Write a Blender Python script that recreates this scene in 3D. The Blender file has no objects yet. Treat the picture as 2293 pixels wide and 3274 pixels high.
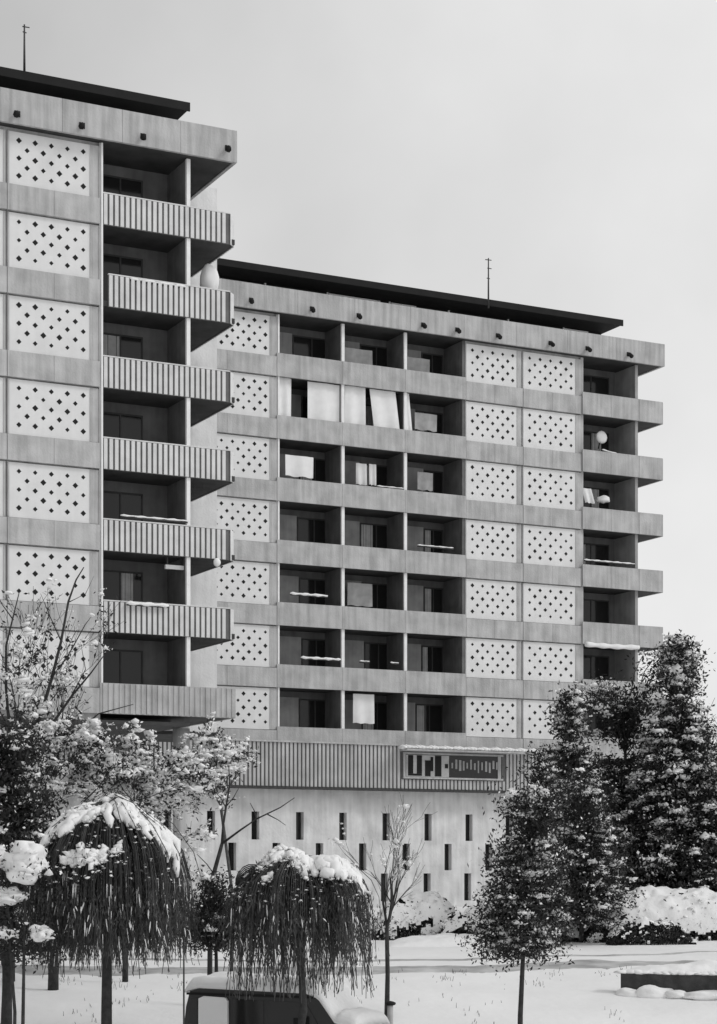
import bpy, math, random
import numpy as np
from mathutils import Vector, Matrix, noise as mnoise

# ------------------------------------------------------------------ camera, light, exposure
SC = bpy.context.scene
COL = SC.collection
ZC = 4.2                      # eye height above the car park
FPX = 6200.0                  # focal length in photo pixels (photo 2293 x 3274)
CX, HY = 1146.5, 2770.0
cam = bpy.data.cameras.new('camera'); co = bpy.data.objects.new('camera', cam); COL.objects.link(co)
co.location = (0, 0, ZC); co.rotation_euler = (math.pi/2, 0, 0)
cam.sensor_fit = 'HORIZONTAL'; cam.sensor_width = 36; cam.lens = 36*FPX/2293
cam.shift_y = (HY-1637)/2293; cam.clip_start = .5; cam.clip_end = 6000
SC.camera = co

SUN_EL, SUN_AZ = math.radians(42), math.radians(105)     # azimuth clockwise from +Y: right, a little behind the camera
w = bpy.data.worlds.new('World'); SC.world = w; w.use_nodes = True
nt = w.node_tree; nt.nodes.clear()
out = nt.nodes.new('ShaderNodeOutputWorld'); bg = nt.nodes.new('ShaderNodeBackground')
sky = nt.nodes.new('ShaderNodeTexSky'); sky.sky_type = 'NISHITA'; sky.sun_disc = False
sky.sun_elevation = SUN_EL; sky.sun_rotation = SUN_AZ; sky.dust_density = 6; sky.air_density = 1.5
bw = nt.nodes.new('ShaderNodeRGBToBW'); nt.links.new(sky.outputs[0], bw.inputs[0])
def wm(op, a, b, c=None):
    n = nt.nodes.new('ShaderNodeMath'); n.operation = op
    for i, v in enumerate((a, b, c)):
        if v is None: continue
        if isinstance(v, (int, float)): n.inputs[i].default_value = v
        else: nt.links.new(v, n.inputs[i])
    return n.outputs[0]
tc = nt.nodes.new('ShaderNodeTexCoord'); sep = nt.nodes.new('ShaderNodeSeparateXYZ')
nt.links.new(tc.outputs['Generated'], sep.inputs[0])
nz = nt.nodes.new('ShaderNodeTexNoise'); nz.inputs['Scale'].default_value = 5; nz.inputs['Detail'].default_value = 5
nt.links.new(tc.outputs['Generated'], nz.inputs['Vector'])
cl = wm('MULTIPLY_ADD', bw.outputs[0], .12, 5.75)              # veiled, overcast
cl = wm('ADD', cl, wm('MULTIPLY', sep.outputs[0], 4.6))        # brighter towards the right
cl = wm('ADD', cl, wm('MULTIPLY', wm('SUBTRACT', nz.outputs[0], .5), 2.8))
cl = wm('SUBTRACT', cl, wm('MULTIPLY', sep.outputs[2], 1.3))
cl = wm('MAXIMUM', cl, 3.2); cl = wm('MINIMUM', cl, 7.4)
nt.links.new(cl, bg.inputs[0]); bg.inputs[1].default_value = .122
nt.links.new(bg.outputs[0], out.inputs[0])

sd = bpy.data.lights.new('sun', 'SUN'); sd.energy = .9; sd.angle = math.radians(14); sd.color = (1, 1, 1)
so = bpy.data.objects.new('sun', sd); COL.objects.link(so); so.location = (30, -10, 60)
dv = Vector((math.sin(SUN_AZ)*math.cos(SUN_EL), math.cos(SUN_AZ)*math.cos(SUN_EL), math.sin(SUN_EL)))
so.rotation_euler = dv.to_track_quat('Z', 'Y').to_euler()
SC.view_settings.view_transform = 'Standard'; SC.view_settings.look = 'None'
SC.view_settings.exposure = 0; SC.view_settings.gamma = 1

# ------------------------------------------------------------------ materials (all greys: the place is seen in black and white)
def mat(name, g, rough=.8, var=.15, scale=3.0, bump=0.0, bscale=20.0, streak=0.0, metal=0.0, spec=.3):
    m = bpy.data.materials.new(name); m.use_nodes = True
    t = m.node_tree; b = t.nodes['Principled BSDF']
    b.inputs['Roughness'].default_value = rough; b.inputs['Metallic'].default_value = metal
    b.inputs['Specular IOR Level'].default_value = spec
    tc = t.nodes.new('ShaderNodeTexCoord')
    n = t.nodes.new('ShaderNodeTexNoise'); n.inputs['Scale'].default_value = scale; n.inputs['Detail'].default_value = 6
    t.links.new(tc.outputs['Object'], n.inputs['Vector'])
    src = n.outputs[0]
    if streak:
        mp = t.nodes.new('ShaderNodeMapping'); mp.inputs['Scale'].default_value = (3.2, 3.2, .22)
        t.links.new(tc.outputs['Object'], mp.inputs[0])
        n2 = t.nodes.new('ShaderNodeTexNoise'); n2.inputs['Scale'].default_value = 1.6; n2.inputs['Detail'].default_value = 5
        t.links.new(mp.outputs[0], n2.inputs['Vector'])
        mx = t.nodes.new('ShaderNodeMath'); mx.operation = 'MULTIPLY_ADD'
        t.links.new(n2.outputs[0], mx.inputs[0]); mx.inputs[1].default_value = streak
        t.links.new(src, mx.inputs[2])
        sb = t.nodes.new('ShaderNodeMath'); sb.operation = 'SUBTRACT'; t.links.new(mx.outputs[0], sb.inputs[0]); sb.inputs[1].default_value = streak*.5
        src = sb.outputs[0]
    r = t.nodes.new('ShaderNodeMapRange'); t.links.new(src, r.inputs[0])
    r.inputs[1].default_value = .25; r.inputs[2].default_value = .75
    r.inputs[3].default_value = g*(1-var); r.inputs[4].default_value = min(.92, g*(1+var))
    t.links.new(r.outputs[0], b.inputs['Base Color'])
    if bump:
        n3 = t.nodes.new('ShaderNodeTexNoise'); n3.inputs['Scale'].default_value = bscale; n3.inputs['Detail'].default_value = 6
        t.links.new(tc.outputs['Object'], n3.inputs['Vector'])
        bp = t.nodes.new('ShaderNodeBump'); bp.inputs['Strength'].default_value = bump; bp.inputs['Distance'].default_value = .05
        t.links.new(n3.outputs[0], bp.inputs['Height']); t.links.new(bp.outputs[0], b.inputs['Normal'])
    return m
M = dict(
    concrete=mat('concrete', .45, .9, .21, 1.2, .3, 14, streak=.9),
    fascia=mat('fascia concrete', .43, .9, .21, .9, .3, 12, streak=1.2),
    parapet=mat('painted parapet', .44, .9, .2, 1.4, .3, 14, streak=1.0),
    rib=mat('ribbed cladding', .66, .7, .12, 2, streak=.5),
    ribback=mat('ribbed cladding backing', .15, .9, .2, 2),
    podrib=mat('podium cladding', .46, .8, .2, 1.2, streak=.6),
    panel=mat('white screen panel', .74, .7, .07, 1.3, .1, 20, streak=.4),
    hole=mat('screen hole', .018, .9, .1),
    wingwall=mat('pale rendered wall', .74, .9, .12, 1.1, .2, 12, streak=.6),
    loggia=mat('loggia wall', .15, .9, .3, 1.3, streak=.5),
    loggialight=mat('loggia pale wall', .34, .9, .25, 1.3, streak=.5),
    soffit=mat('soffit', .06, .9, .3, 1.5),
    post=mat('white post', .85, .6, .08),
    frame=mat('window frame', .38, .6, .1),
    darkframe=mat('dark frame', .05, .6, .2),
    roofdark=mat('dark roof edge', .012, .8, .3, 2),
    render=mat('white render', .66, .9, .2, 1.1, .35, 9, streak=.7),
    cloth=mat('white cloth', .82, .9, .06, 3),
    clothgrey=mat('grey cloth', .45, .9, .2, 3),
    snow=mat('snow', .88, .7, .03, 1.5, .35, 9),
    slush=mat('trodden snow', .44, .8, .42, 1.3, .5, 6),
    bark=mat('bark', .045, .9, .4, 8, .5, 30),
    barkl=mat('paler bark', .09, .9, .4, 8, .5, 30),
    leaf=mat('dark evergreen foliage', .03, .8, .5, 2.5),
    leaf2=mat('mid foliage', .075, .8, .5, 2.5),
    metal=mat('dark metal', .06, .5, .2, 6, metal=.4),
    paint=mat('car paint', .035, .4, .1, 3, spec=.4),
    tyre=mat('tyre rubber', .03, .9, .2),
    lamp=mat('lamp globe', .85, .3, .02),
    stone=mat('dark wet stone', .06, .9, .4, 4, .5, 10),
)
def glassmat():
    m = bpy.data.materials.new('window glass'); m.use_nodes = True
    b = m.node_tree.nodes['Principled BSDF']
    b.inputs['Base Color'].default_value = (.02, .02, .02, 1); b.inputs['Roughness'].default_value = .08
    b.inputs['Specular IOR Level'].default_value = .35
    t = m.node_tree; n = t.nodes.new('ShaderNodeTexNoise'); n.inputs['Scale'].default_value = .7
    tc = t.nodes.new('ShaderNodeTexCoord'); t.links.new(tc.outputs['Object'], n.inputs['Vector'])
    bp = t.nodes.new('ShaderNodeBump'); bp.inputs['Strength'].default_value = .15; bp.inputs['Distance'].default_value = .05
    t.links.new(n.outputs[0], bp.inputs['Height']); t.links.new(bp.outputs[0], b.inputs['Normal'])
    return m
M['glass'] = glassmat()
def groundmat():
    m = mat('snow ground', .86, .75, .05, .35, .5, 3)
    return m
M['ground'] = groundmat()

# ------------------------------------------------------------------ mesh helpers
def ico(sub):
    import bmesh
    bm = bmesh.new(); bmesh.ops.create_icosphere(bm, subdivisions=sub, radius=1)
    v = np.array([tuple(x.co) for x in bm.verts]); f = [tuple(x.index for x in fc.verts) for fc in bm.faces]
    bm.free(); return v, f
ICO = {1: ico(1), 2: ico(2), 3: ico(3)}
class MB:
    def __init__(s): s.v = []; s.f = []; s.m = []; s.sm = []; s.n = 0
    def add(s, v, f, m=0, smooth=False):
        v = np.asarray(v, float).reshape(-1, 3)
        s.v.append(v); k = s.n
        s.f += [tuple(i+k for i in q) for q in f]; s.m += [m]*len(f); s.sm += [smooth]*len(f); s.n += len(v)
    def box(s, x0, x1, y0, y1, z0, z1, m=0):
        v = [(x, y, z) for x in (x0, x1) for y in (y0, y1) for z in (z0, z1)]
        s.add(v, [(0, 1, 3, 2), (4, 6, 7, 5), (0, 4, 5, 1), (2, 3, 7, 6), (0, 2, 6, 4), (1, 5, 7, 3)], m)
    def prism(s, poly, y0, y1, m=0):          # poly in (x, z), extruded along y
        n = len(poly)
        v = [(x, y0, z) for x, z in poly]+[(x, y1, z) for x, z in poly]
        f = [tuple(range(n)), tuple(range(2*n-1, n-1, -1))]+[(i, i+n, (i+1) % n+n, (i+1) % n) for i in range(n)]
        s.add(v, f, m)
    def tube(s, pts, rad, n=5, m=0, smooth=True, cap=True):
        pts = [Vector(p) for p in pts]; k = len(pts); v = []
        if not hasattr(rad, '__len__'): rad = [rad]*k
        for i, p in enumerate(pts):
            d = (pts[min(i+1, k-1)]-pts[max(i-1, 0)])
            if d.length < 1e-6: d = Vector((0, 0, 1))
            d.normalize(); a = Vector((1, 0, 0)) if abs(d.x) < .8 else Vector((0, 1, 0))
            e1 = d.cross(a).normalized(); e2 = d.cross(e1)
            for j in range(n):
                t = 2*math.pi*j/n; v.append(p+(e1*math.cos(t)+e2*math.sin(t))*rad[i])
        f = [(i*n+j, i*n+(j+1) % n, (i+1)*n+(j+1) % n, (i+1)*n+j) for i in range(k-1) for j in range(n)]
        if cap: f += [tuple(range(n-1, -1, -1)), tuple((k-1)*n+j for j in range(n))]
        s.add([tuple(x) for x in v], f, m, smooth)
    def blob(s, c, r, sub=1, seed=0, amp=.3, flat=.5, rot=None, m=0):
        v, f = ICO[sub]; o = Vector((seed*7.13 % 50, seed*3.7 % 40, seed*1.9 % 30))
        q = np.array([1+amp*2*mnoise.noise(Vector(p)*1.3+o) for p in v])[:, None]
        p = v*q
        p[:, 2] = np.where(p[:, 2] < 0, p[:, 2]*flat, p[:, 2])
        p = p*np.array(r)
        if rot is not None:
            c_, s_ = math.cos(rot), math.sin(rot)
            p = np.stack([p[:, 0]*c_-p[:, 1]*s_, p[:, 0]*s_+p[:, 1]*c_, p[:, 2]], 1)
        s.add(p+np.array(c), f, m, True)
    def leaves(s, cen, size, rng, m=0, aspect=2.2, droop=.3):
        cen = np.asarray(cen); n = len(cen)
        if n == 0: return
        a = rng.normal(size=(n, 3)); a[:, 2] -= droop; a /= np.linalg.norm(a, axis=1)[:, None]
        b = rng.normal(size=(n, 3)); b -= (b*a).sum(1)[:, None]*a; b /= np.linalg.norm(b, axis=1)[:, None]
        L = (np.asarray(size)*(.6+.8*rng.random(n)))[:, None]
        W = L/aspect
        v = np.stack([cen-a*L*.5, cen+b*W*.5, cen+a*L*.5, cen-b*W*.5], 1).reshape(-1, 3)
        s.add(v, [(4*i, 4*i+1, 4*i+2, 4*i+3) for i in range(n)], m)
    def puff(s, c, w, rng, k=0, n=12):      # a fluffy clump of snow on a branch
        r_ = rng.random(3)
        s.blob(c, (w*(.6+.5*r_[0]), w*(.5+.4*r_[1]), w*(.3+.3*r_[2])), 1, k, .6, .7, r_[0]*6)
        s.leaves(np.array(c)+rng.normal(size=(n, 3))*np.array([w*.75, w*.75, w*.35]), w*.55, rng, 0, 1.5, 0)
    def build(s, name, mats, parent=None, origin=(0, 0, 0)):
        me = bpy.data.meshes.new(name)
        v = np.concatenate(s.v)-np.array(origin)
        me.from_pydata(v.tolist(), [], s.f)
        if not isinstance(mats, (list, tuple)): mats = [mats]
        for x in mats: me.materials.append(x)
        me.polygons.foreach_set('material_index', s.m); me.polygons.foreach_set('use_smooth', s.sm)
        me.update()
        o = bpy.data.objects.new(name, me); COL.objects.link(o)
        if parent is not None: o.parent = parent
        return o
def tag(o, label=None, cat=None, group=None, kind=None):
    if label: o['label'] = label
    if cat: o['category'] = cat
    if group: o['group'] = group
    if kind: o['kind'] = kind
    return o
def empty(name, loc, rz=0):
    o = bpy.data.objects.new(name, None); COL.objects.link(o); o.location = loc; o.rotation_euler = (0, 0, rz)
    o.empty_display_size = .3
    return o
def at(px, py, Y):                 # a point of the place seen at a photo pixel, Y metres away
    return Vector(((px-CX)/FPX*Y, Y, ZC+(HY-py)/FPX*Y))

# ------------------------------------------------------------------ the ground
def gz(x, y):
    ys = [0, 34, 43.8, 45, 47.3, 49.5, 56, 68, 76, 84, 200]; zs = [-.3, -.3, -.28, 0, .62, .95, 1.33, 1.62, 1.95, 2.3, 2.4]
    z = float(np.interp(y, ys, zs))
    if 34 < y < 84:
        z += .07*mnoise.noise(Vector((x*.25, y*.25, 0)))+.03*mnoise.noise(Vector((x*.9, y*.9, 3)))+.022*mnoise.noise(Vector((x*2.1, y*1.6, 8)))
        if x > 0: z += .02*x*max(0, min(1, (y-44)/10))*(1 if y < 76 else 0)*.6
    return z
mb = MB()
xs = sorted(set([-3000, -800, -200, -80, -40]+[round(-24+.4*i, 2) for i in range(121)]+[40, 80, 200, 800, 3000]))
ys = sorted(set([-40, 0, 20]+[round(34+.35*i, 2) for i in range(146)]+[90, 110, 150, 300, 900, 4000]))
V = [(x, y, gz(x, y)) for y in ys for x in xs]; nx = len(xs)
mb.add(V, [(j*nx+i, j*nx+i+1, (j+1)*nx+i+1, (j+1)*nx+i) for j in range(len(ys)-1) for i in range(nx-1)], 0, True)
tag(mb.build('ground', M['ground']), kind='structure')
# trodden path crossing the garden: two darker slushy tracks
def track(yoff, wd, seed):
    mb = MB(); V = []; n = 160
    for i in range(n):
        x = -16+32*i/(n-1)
        yc = 56.2+yoff+.035*x*x*.15+(.12*max(0, x-3))+.15*mnoise.noise(Vector((x*.4, seed, 0)))
        h = wd*(.5+.35*mnoise.noise(Vector((x*.8, seed, 5))))
        if x > 6: h *= max(.3, 1-(x-6)/9)
        for t in (-1, -.33, .33, 1):
            yy = yc+t*h; V.append((x, yy, gz(x, yy)+(.03 if abs(t) < .9 else -.04)))
    mb.add(V, [(i*4+k, i*4+k+1, i*4+4+k+1, i*4+4+k) for i in range(n-1) for k in range(3)], 0, True)
    return mb
p1 = tag(track(-1.5, 3.4, 1).build('path', M['slush']), kind='structure')
p2 = tag(track(1.7, .6, 8).build('path', M['slush']), kind='structure')

# ------------------------------------------------------------------ building frame
TH = math.atan(FPX/(13400-CX)); CT, ST = math.cos(TH), math.sin(TH)
def s_at(px, d):                   # run along the facade plane d seen at pixel column px
    k = (px-CX)/FPX; Y = d/(CT-k*ST); return Y*(k*CT+ST)
def world(s, d): return (s*CT-d*ST, s*ST+d*CT)
DA, DB = 63.45, 79.53
Z0 = 29.05; FH = 2.8
def zf(k): return Z0-FH*k
class Bld:
    def __init__(s, name, s0, d0, z0):
        s.o = (s0, d0, z0); x, y = world(s0, d0); s.e = empty(name, (x, y, z0), TH)
    def part(s, mb, name, mats, parent=None): 
        return mb.build(name, mats, parent if parent is not None else s.e, s.o)
def rotthing(name, mb, mats, s0, d0, z0):
    x, y = world(s0, d0); o = mb.build(name, mats, None, (s0, d0, z0)); o.location = (x, y, z0); o.rotation_euler = (0, 0, TH); return o

def segmented(mb, s0, s1, d0, d1, z0, z1, step=1.45, gap=.014, m=0):
    n = max(1, round((s1-s0)/step)); w = (s1-s0)/n
    for i in range(n):
        mb.box(s0+i*w+gap/2, s0+(i+1)*w-gap/2, d0, d1, z0, z1, m)
    mb.box(s0+.02, s1-.02, d0+.02, d1-.004, z0+.01, z1-.01, m)
def dotted(b, s0, s1, d, ztop, zbot, ncol=5, seed=0):
    mb = MB(); r = random.Random(seed)
    mb.box(s0, s1, d, d+.06, zbot, ztop, 0)
    mb.box(s0-.0, s0+.05, d-.03, d-.001, zbot, ztop, 2); mb.box(s1-.06, s1, d-.03, d-.001, zbot, ztop, 2)
    wS = s1-s0; px = (wS-.1)/(ncol+.05); hz = (ztop-zbot)/6.0
    for row in range(5):
        off = 0 if row % 2 == 0 else .5; n = ncol if row % 2 == 0 else ncol-1
        for c in range(n+ (0 if row % 2 == 0 else 0)):
            x = s0+.14+(c+.45+off)*px; z = ztop-hz*(row+1)+.02
            if x > s1-.12: continue
            q = .094*(.8+.35*r.random())
            y = d-.006
            v = [(x-q, y, z), (x, y, z-q), (x+q, y, z), (x, y, z+q), (x-q, d-.001, z), (x, d-.001, z-q), (x+q, d-.001, z), (x, d-.001, z+q)]
            mb.add(v, [(0, 1, 2, 3), (0, 4, 5, 1), (1, 5, 6, 2), (2, 6, 7, 3), (3, 7, 4, 0)], 1)
    return b.part(mb, 'screen_panel', [M['panel'], M['hole'], M['concrete']])
def ribbed(b, s0, s1, d, z0, z1, name='ribbed_parapet', pitch=.2, mats=None, ret=0, irregular=0):
    mb = MB(); r = random.Random(int(z0*10))
    mb.box(s0, s1, d, d+.05, z0, z1, 1)
    x = s0+.02
    while x+pitch*.6 < s1:
        zt = z1-.015+(r.random()*.03 if irregular else 0)
        if not (irregular and r.random() < .04): mb.box(x, x+pitch*.62, d-.05, d-.001, z0+.01, zt, 0)
        x += pitch
    mb.box(s0, s1, d-.03, d+.07, z1+.002, z1+.045, 0)
    if ret:
        # the parapet turns the corner: chamfer, then side
        mb.add([(s1, d-.05, z0), (s1+.22, d+.17, z0), (s1+.22, d+.17, z1), (s1, d-.05, z1),
                (s1, d, z0), (s1+.17, d+.19, z0), (s1+.17, d+.19, z1), (s1, d, z1)],
               [(0, 1, 2, 3), (7, 6, 5, 4), (3, 2, 6, 7), (0, 4, 5, 1)], 0)
        mb.box(s1+.17, s1+.22, d+.175, d+ret, z0, z1, 1)
        y = d+.25
        while y < d+ret-.1: mb.box(s1+.221, s1+.26, y, y+.12, z0, z1-.01, 0); y += .2
    return b.part(mb, name, mats or [M['rib'], M['ribback']])
def window(b, s0, s1, d, z0, z1, mull=1, fm='frame'):
    mb = MB(); t = .06
    mb.box(s0, s1, d-.05, d-.003, z0, z0+t); mb.box(s0, s1, d-.05, d-.003, z1-t, z1)
    for i in range(mull+2):
        x = s0+(s1-s0-t)*i/(mull+1); mb.box(x, x+t, d-.048, d-.004, z0+t, z1-t)
    f = b.part(mb, 'window', M[fm])
    g = MB(); g.box(s0+t*.5, s1-t*.5, d-.025, d-.0035, z0+t*.5, z1-t*.5)
    b.part(g, 'pane', M['glass'], f)
    r = random.Random(int(s0*37+z0*91))
    if r.random() < .6:      # net curtain seen in part of the window
        c = MB(); a0 = s0+t+.02+(s1-s0-.2)*r.choice((0, .0, .5)); wd = (s1-s0-.2)*r.uniform(.2, .5); zc = z0+t+(z1-z0)*r.choice((0, 0, .35)); V = []
        for i in range(13):
            for zz in (zc, z1-t-.01): V.append((a0+wd*i/12, d-.03-.008*math.sin(i*2.3), zz))
        c.add(V, [(2*i, 2*i+1, 2*i+3, 2*i+2) for i in range(12)], 0, True)
        b.part(c, 'curtain', M['clothgrey'], f)
    return f
def scupper(b, s, d, z):
    mb = MB(); mb.tube([(s, d+.02, z+.12), (s-.05, d-.2, z+.08), (s-.2, d-.55, z-.12)], [.06, .08, .11], 7)
    mb.box(s-.1, s+.1, d-.03, d-.001, z+.02, z+.22)
    return b.part(mb, 'drain_spout', M['roofdark'])
def antenna(name, px, y0, y1, Y, label, arms):
    p = at(px, y1, Y); q = at(px, y0, Y); h = q.z-p.z
    mb = MB(); mb.tube([(0, 0, 0), (0, 0, h)], [.05, .03], 6)
    for z, l, dx in arms:
        mb.tube([(-l/2+dx, 0, h*z), (l/2+dx, .1, h*z)], .022, 4)
    o = mb.build(name, M['metal']); o.location = p; tag(o, label, 'antenna'); return o

# ------------------------------------------------------------------ near building (left)
A = Bld('apartment_building', s_at(325, DA), DA, 9.2)
tag(A.e, 'nearer grey apartment block at left with ribbed wraparound balconies and white dotted screens', 'apartment building')
sL = s_at(-420, DA); sP = s_at(325, DA); sQ = s_at(610, DA); sR = s_at(745, DA-.1); sPL = s_at(24, DA)
RC = 1.9
mb = MB()
mb.box(sL, sP-.02, DA+.1, DA+8.5, 9.25, Z0+.9)
A.part(mb, 'wall', M['concrete'])
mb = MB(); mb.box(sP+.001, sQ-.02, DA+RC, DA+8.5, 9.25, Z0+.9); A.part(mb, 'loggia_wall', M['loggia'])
mb = MB(); sW = s_at(694, DA+4.2)
mb.box(sQ-.001, sW, DA+4.2, DA+8.5, 9.25, Z0+.7); A.part(mb, 'wing_wall', M['wingwall'])
# edge pilaster and corner post
mb = MB(); mb.box(sP-.1, sP+.02, DA-.06, DA+RC-.005, 9.5, Z0-.01); A.part(mb, 'side_wall', M['concrete'])
mb = MB(); mb.box(sQ-.16, sQ-.02, DA-.02, DA+.12, 9.5, Z0-.01); A.part(mb, 'corner_post', M['post'])
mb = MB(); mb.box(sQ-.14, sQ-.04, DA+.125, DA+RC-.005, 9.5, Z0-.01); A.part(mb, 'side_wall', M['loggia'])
mb = MB(); mb.box(sP-.04, sP+.02, DA-.09, DA-.061, 9.5, Z0-.01); A.part(mb, 'edge_trim', M['post'])
# roof fascia, wraps the corner
mb = MB()
segmented(mb, sL, sR+.03, DA-.42, DA-.3, zf(0), zf(0)+1.12, 2.2)
mb.box(sR-.09, sR+.03, DA-.295, DA+8.5, zf(0), zf(0)+1.115)
A.part(mb, 'fascia', M['fascia'])
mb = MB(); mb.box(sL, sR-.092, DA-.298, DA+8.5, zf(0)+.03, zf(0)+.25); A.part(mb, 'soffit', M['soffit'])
mb = MB(); mb.box(sL, sR-.1, DA-.29, DA+8.4, zf(0)+.255, zf(0)+.5); A.part(mb, 'roof', M['snow'])
for px in (55, 262, 458, 728): scupper(A, s_at(px, DA-.42), DA-.42, zf(0)+.2+(.12 if px > 700 else 0))
# floors
for k in range(1, 8):
    z = zf(k)
    mb = MB(); segmented(mb, sL, sPL-.05, DA-.12, DA+.09, z, z+.87, 1.5); segmented(mb, sPL-.04, sP-.105, DA-.12, DA+.09, z, z+.87, 1.5)
    A.part(mb, 'spandrel', M['concrete'])
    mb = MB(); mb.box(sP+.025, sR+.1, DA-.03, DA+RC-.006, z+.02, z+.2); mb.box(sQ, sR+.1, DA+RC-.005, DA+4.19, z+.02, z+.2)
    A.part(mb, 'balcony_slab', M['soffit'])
    if k < 7:
        left = sP+(.22 if k == 2 else .03)
        ribbed(A, left, sR-.1, DA-.06, z, z+1.07+(.03 if k == 2 else 0), ret=4.2)
    else:
        mb = MB(); segmented(mb, sP-.1, sR+.1, DA-.12, DA-.04, z, z+1.05, 1.5); mb.box(sR+.02, sR+.1, DA-.035, DA+4.1, z, z+1.05)
        x = sP
        while x < sR: mb.box(x, x+.1, DA-.15, DA-.121, z+.02, z+1.04); x += .2
        A.part(mb, 'parapet', M['parapet'])
for k in range(7):
    zt = zf(k)-(.12 if k == 0 else .05); zb = zf(k+1)+.9
    dotted(A, sPL, sP-.36, DA+.0, zt, zb, 5, k)
    mb = MB(); mb.box(sP-.35, sP-.102, DA-.02, DA+.06, zb, zt); A.part(mb, 'pilaster', M['concrete'])
    dotted(A, sPL-3.3, sPL-.08, DA+.0, zt, zb, 5, k+20)
    window(A, sP+.5, sP+2.2, DA+RC, zf(k+1)+.25, zf(k)-.35, 1, 'darkframe')
# underside
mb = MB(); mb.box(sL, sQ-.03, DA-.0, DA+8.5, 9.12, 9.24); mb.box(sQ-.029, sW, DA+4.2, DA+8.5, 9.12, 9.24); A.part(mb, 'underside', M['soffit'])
for i, px in enumerate((60, 300, 580)):
    for dd in (1.2, 7.2):
        s = s_at(px, DA+1.2); mb = MB(); mb.tube([(s, DA+dd, 1.2), (s, DA+dd, 9.119)], .3, 16); A.part(mb, 'pillar', M['concrete'])
# penthouse and dark eaves
def penthouse(b, sA, sE, sWall, d, frames):
    mb = MB(); mb.box(sA, sE, d+1.9, d+8.3, 31.54, 31.77); mb.box(sA, sE+.06, d+1.84, d+1.899, 31.5, 31.81)
    b.part(mb, 'flat_roof', M['roofdark'])
    mb = MB(); mb.box(sA, sWall, d+3.6, d+8, 29.56, 31.535); b.part(mb, 'penthouse_wall', M['roofdark'])
    for f0 in frames:
        mb = MB(); mb.box(f0, f0+.07, d+3.5, d+3.59, 29.9, 31.53); b.part(mb, 'penthouse_post', M['post'])
penthouse(A, sL, s_at(603, DA+1.85), s_at(552, DA+4.1), DA, [s_at(272, DA+3.6)])
# end-wing window strips
for k in range(7):
    mb = MB(); mb.box(sQ+.55, sQ+.62, DA+4.14, DA+4.199, zf(k+1)+.3, zf(k)-.1); A.part(mb, 'downpipe', M['frame'])

# ------------------------------------------------------------------ far building (right)
B = Bld('apartment_building', s_at(889, DB), DB, 7.5)
tag(B.e, 'further grey apartment block behind with three-bay loggias, paired dotted screens and smooth parapets', 'apartment building')
q = lambda px, dd=0: s_at(px, DB+dd)
b0, b1, b2, b3, b4, b5, b6, b7 = q(697), q(889), q(1097), q(1297), q(1484), q(1669), q(1862), q(2039)
bE = s_at(2116, DB-.1); bL = q(560)
R2 = 1.8
mb = MB(); mb.box(bL, b1-.02, DB+.1, DB+12, 7.6, Z0+.9); mb.box(b4+.02, b6-.02, DB+.1, DB+12, 7.6, Z0+.9); B.part(mb, 'wall', M['concrete'])
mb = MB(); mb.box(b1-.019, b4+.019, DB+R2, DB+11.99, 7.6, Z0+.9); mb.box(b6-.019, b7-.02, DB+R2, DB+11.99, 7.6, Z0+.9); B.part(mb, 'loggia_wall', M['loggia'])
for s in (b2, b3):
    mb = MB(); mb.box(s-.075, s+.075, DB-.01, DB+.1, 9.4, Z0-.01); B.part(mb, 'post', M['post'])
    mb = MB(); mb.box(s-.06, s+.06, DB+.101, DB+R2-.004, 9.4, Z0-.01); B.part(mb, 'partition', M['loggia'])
for s, mm in ((b1, 'concrete'), (b4, 'loggia'), (b6, 'concrete')):
    mb = MB(); mb.box(s-.1, s+.06, DB-.005, DB+R2-.004, 9.4, Z0-.01); B.part(mb, 'side_wall', M[mm])
mb = MB(); mb.box(b1-.02, b1+.06, DB-.04, DB-.006, 9.4, Z0-.01); B.part(mb, 'edge_trim', M['post'])
mb = MB(); mb.box(b7-.14, b7+.02, DB-.0, DB+R2+2, 9.4, Z0-.01); B.part(mb, 'side_wall', M['loggialight'])
mb = MB(); segmented(mb, bL, bE-.02, DB-.4, DB-.28, zf(0), zf(0)+1.1, 2.85); mb.box(bE-.14, bE-.02, DB-.275, DB+12, zf(0), zf(0)+1.095)
B.part(mb, 'fascia', M['fascia'])
mb = MB(); mb.box(bL, bE-.142, DB-.278, DB+12, zf(0)+.03, zf(0)+.25); B.part(mb, 'soffit', M['soffit'])
mb = MB(); mb.box(bL, bE-.15, DB-.27, DB+11.9, zf(0)+.255, zf(0)+.5); B.part(mb, 'roof', M['snow'])
for px in (803, 998, 1147, 1353, 1462, 1592, 1760, 1878, 2010): scupper(B, s_at(px, DB-.4), DB-.4, zf(0)+.22)
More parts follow.
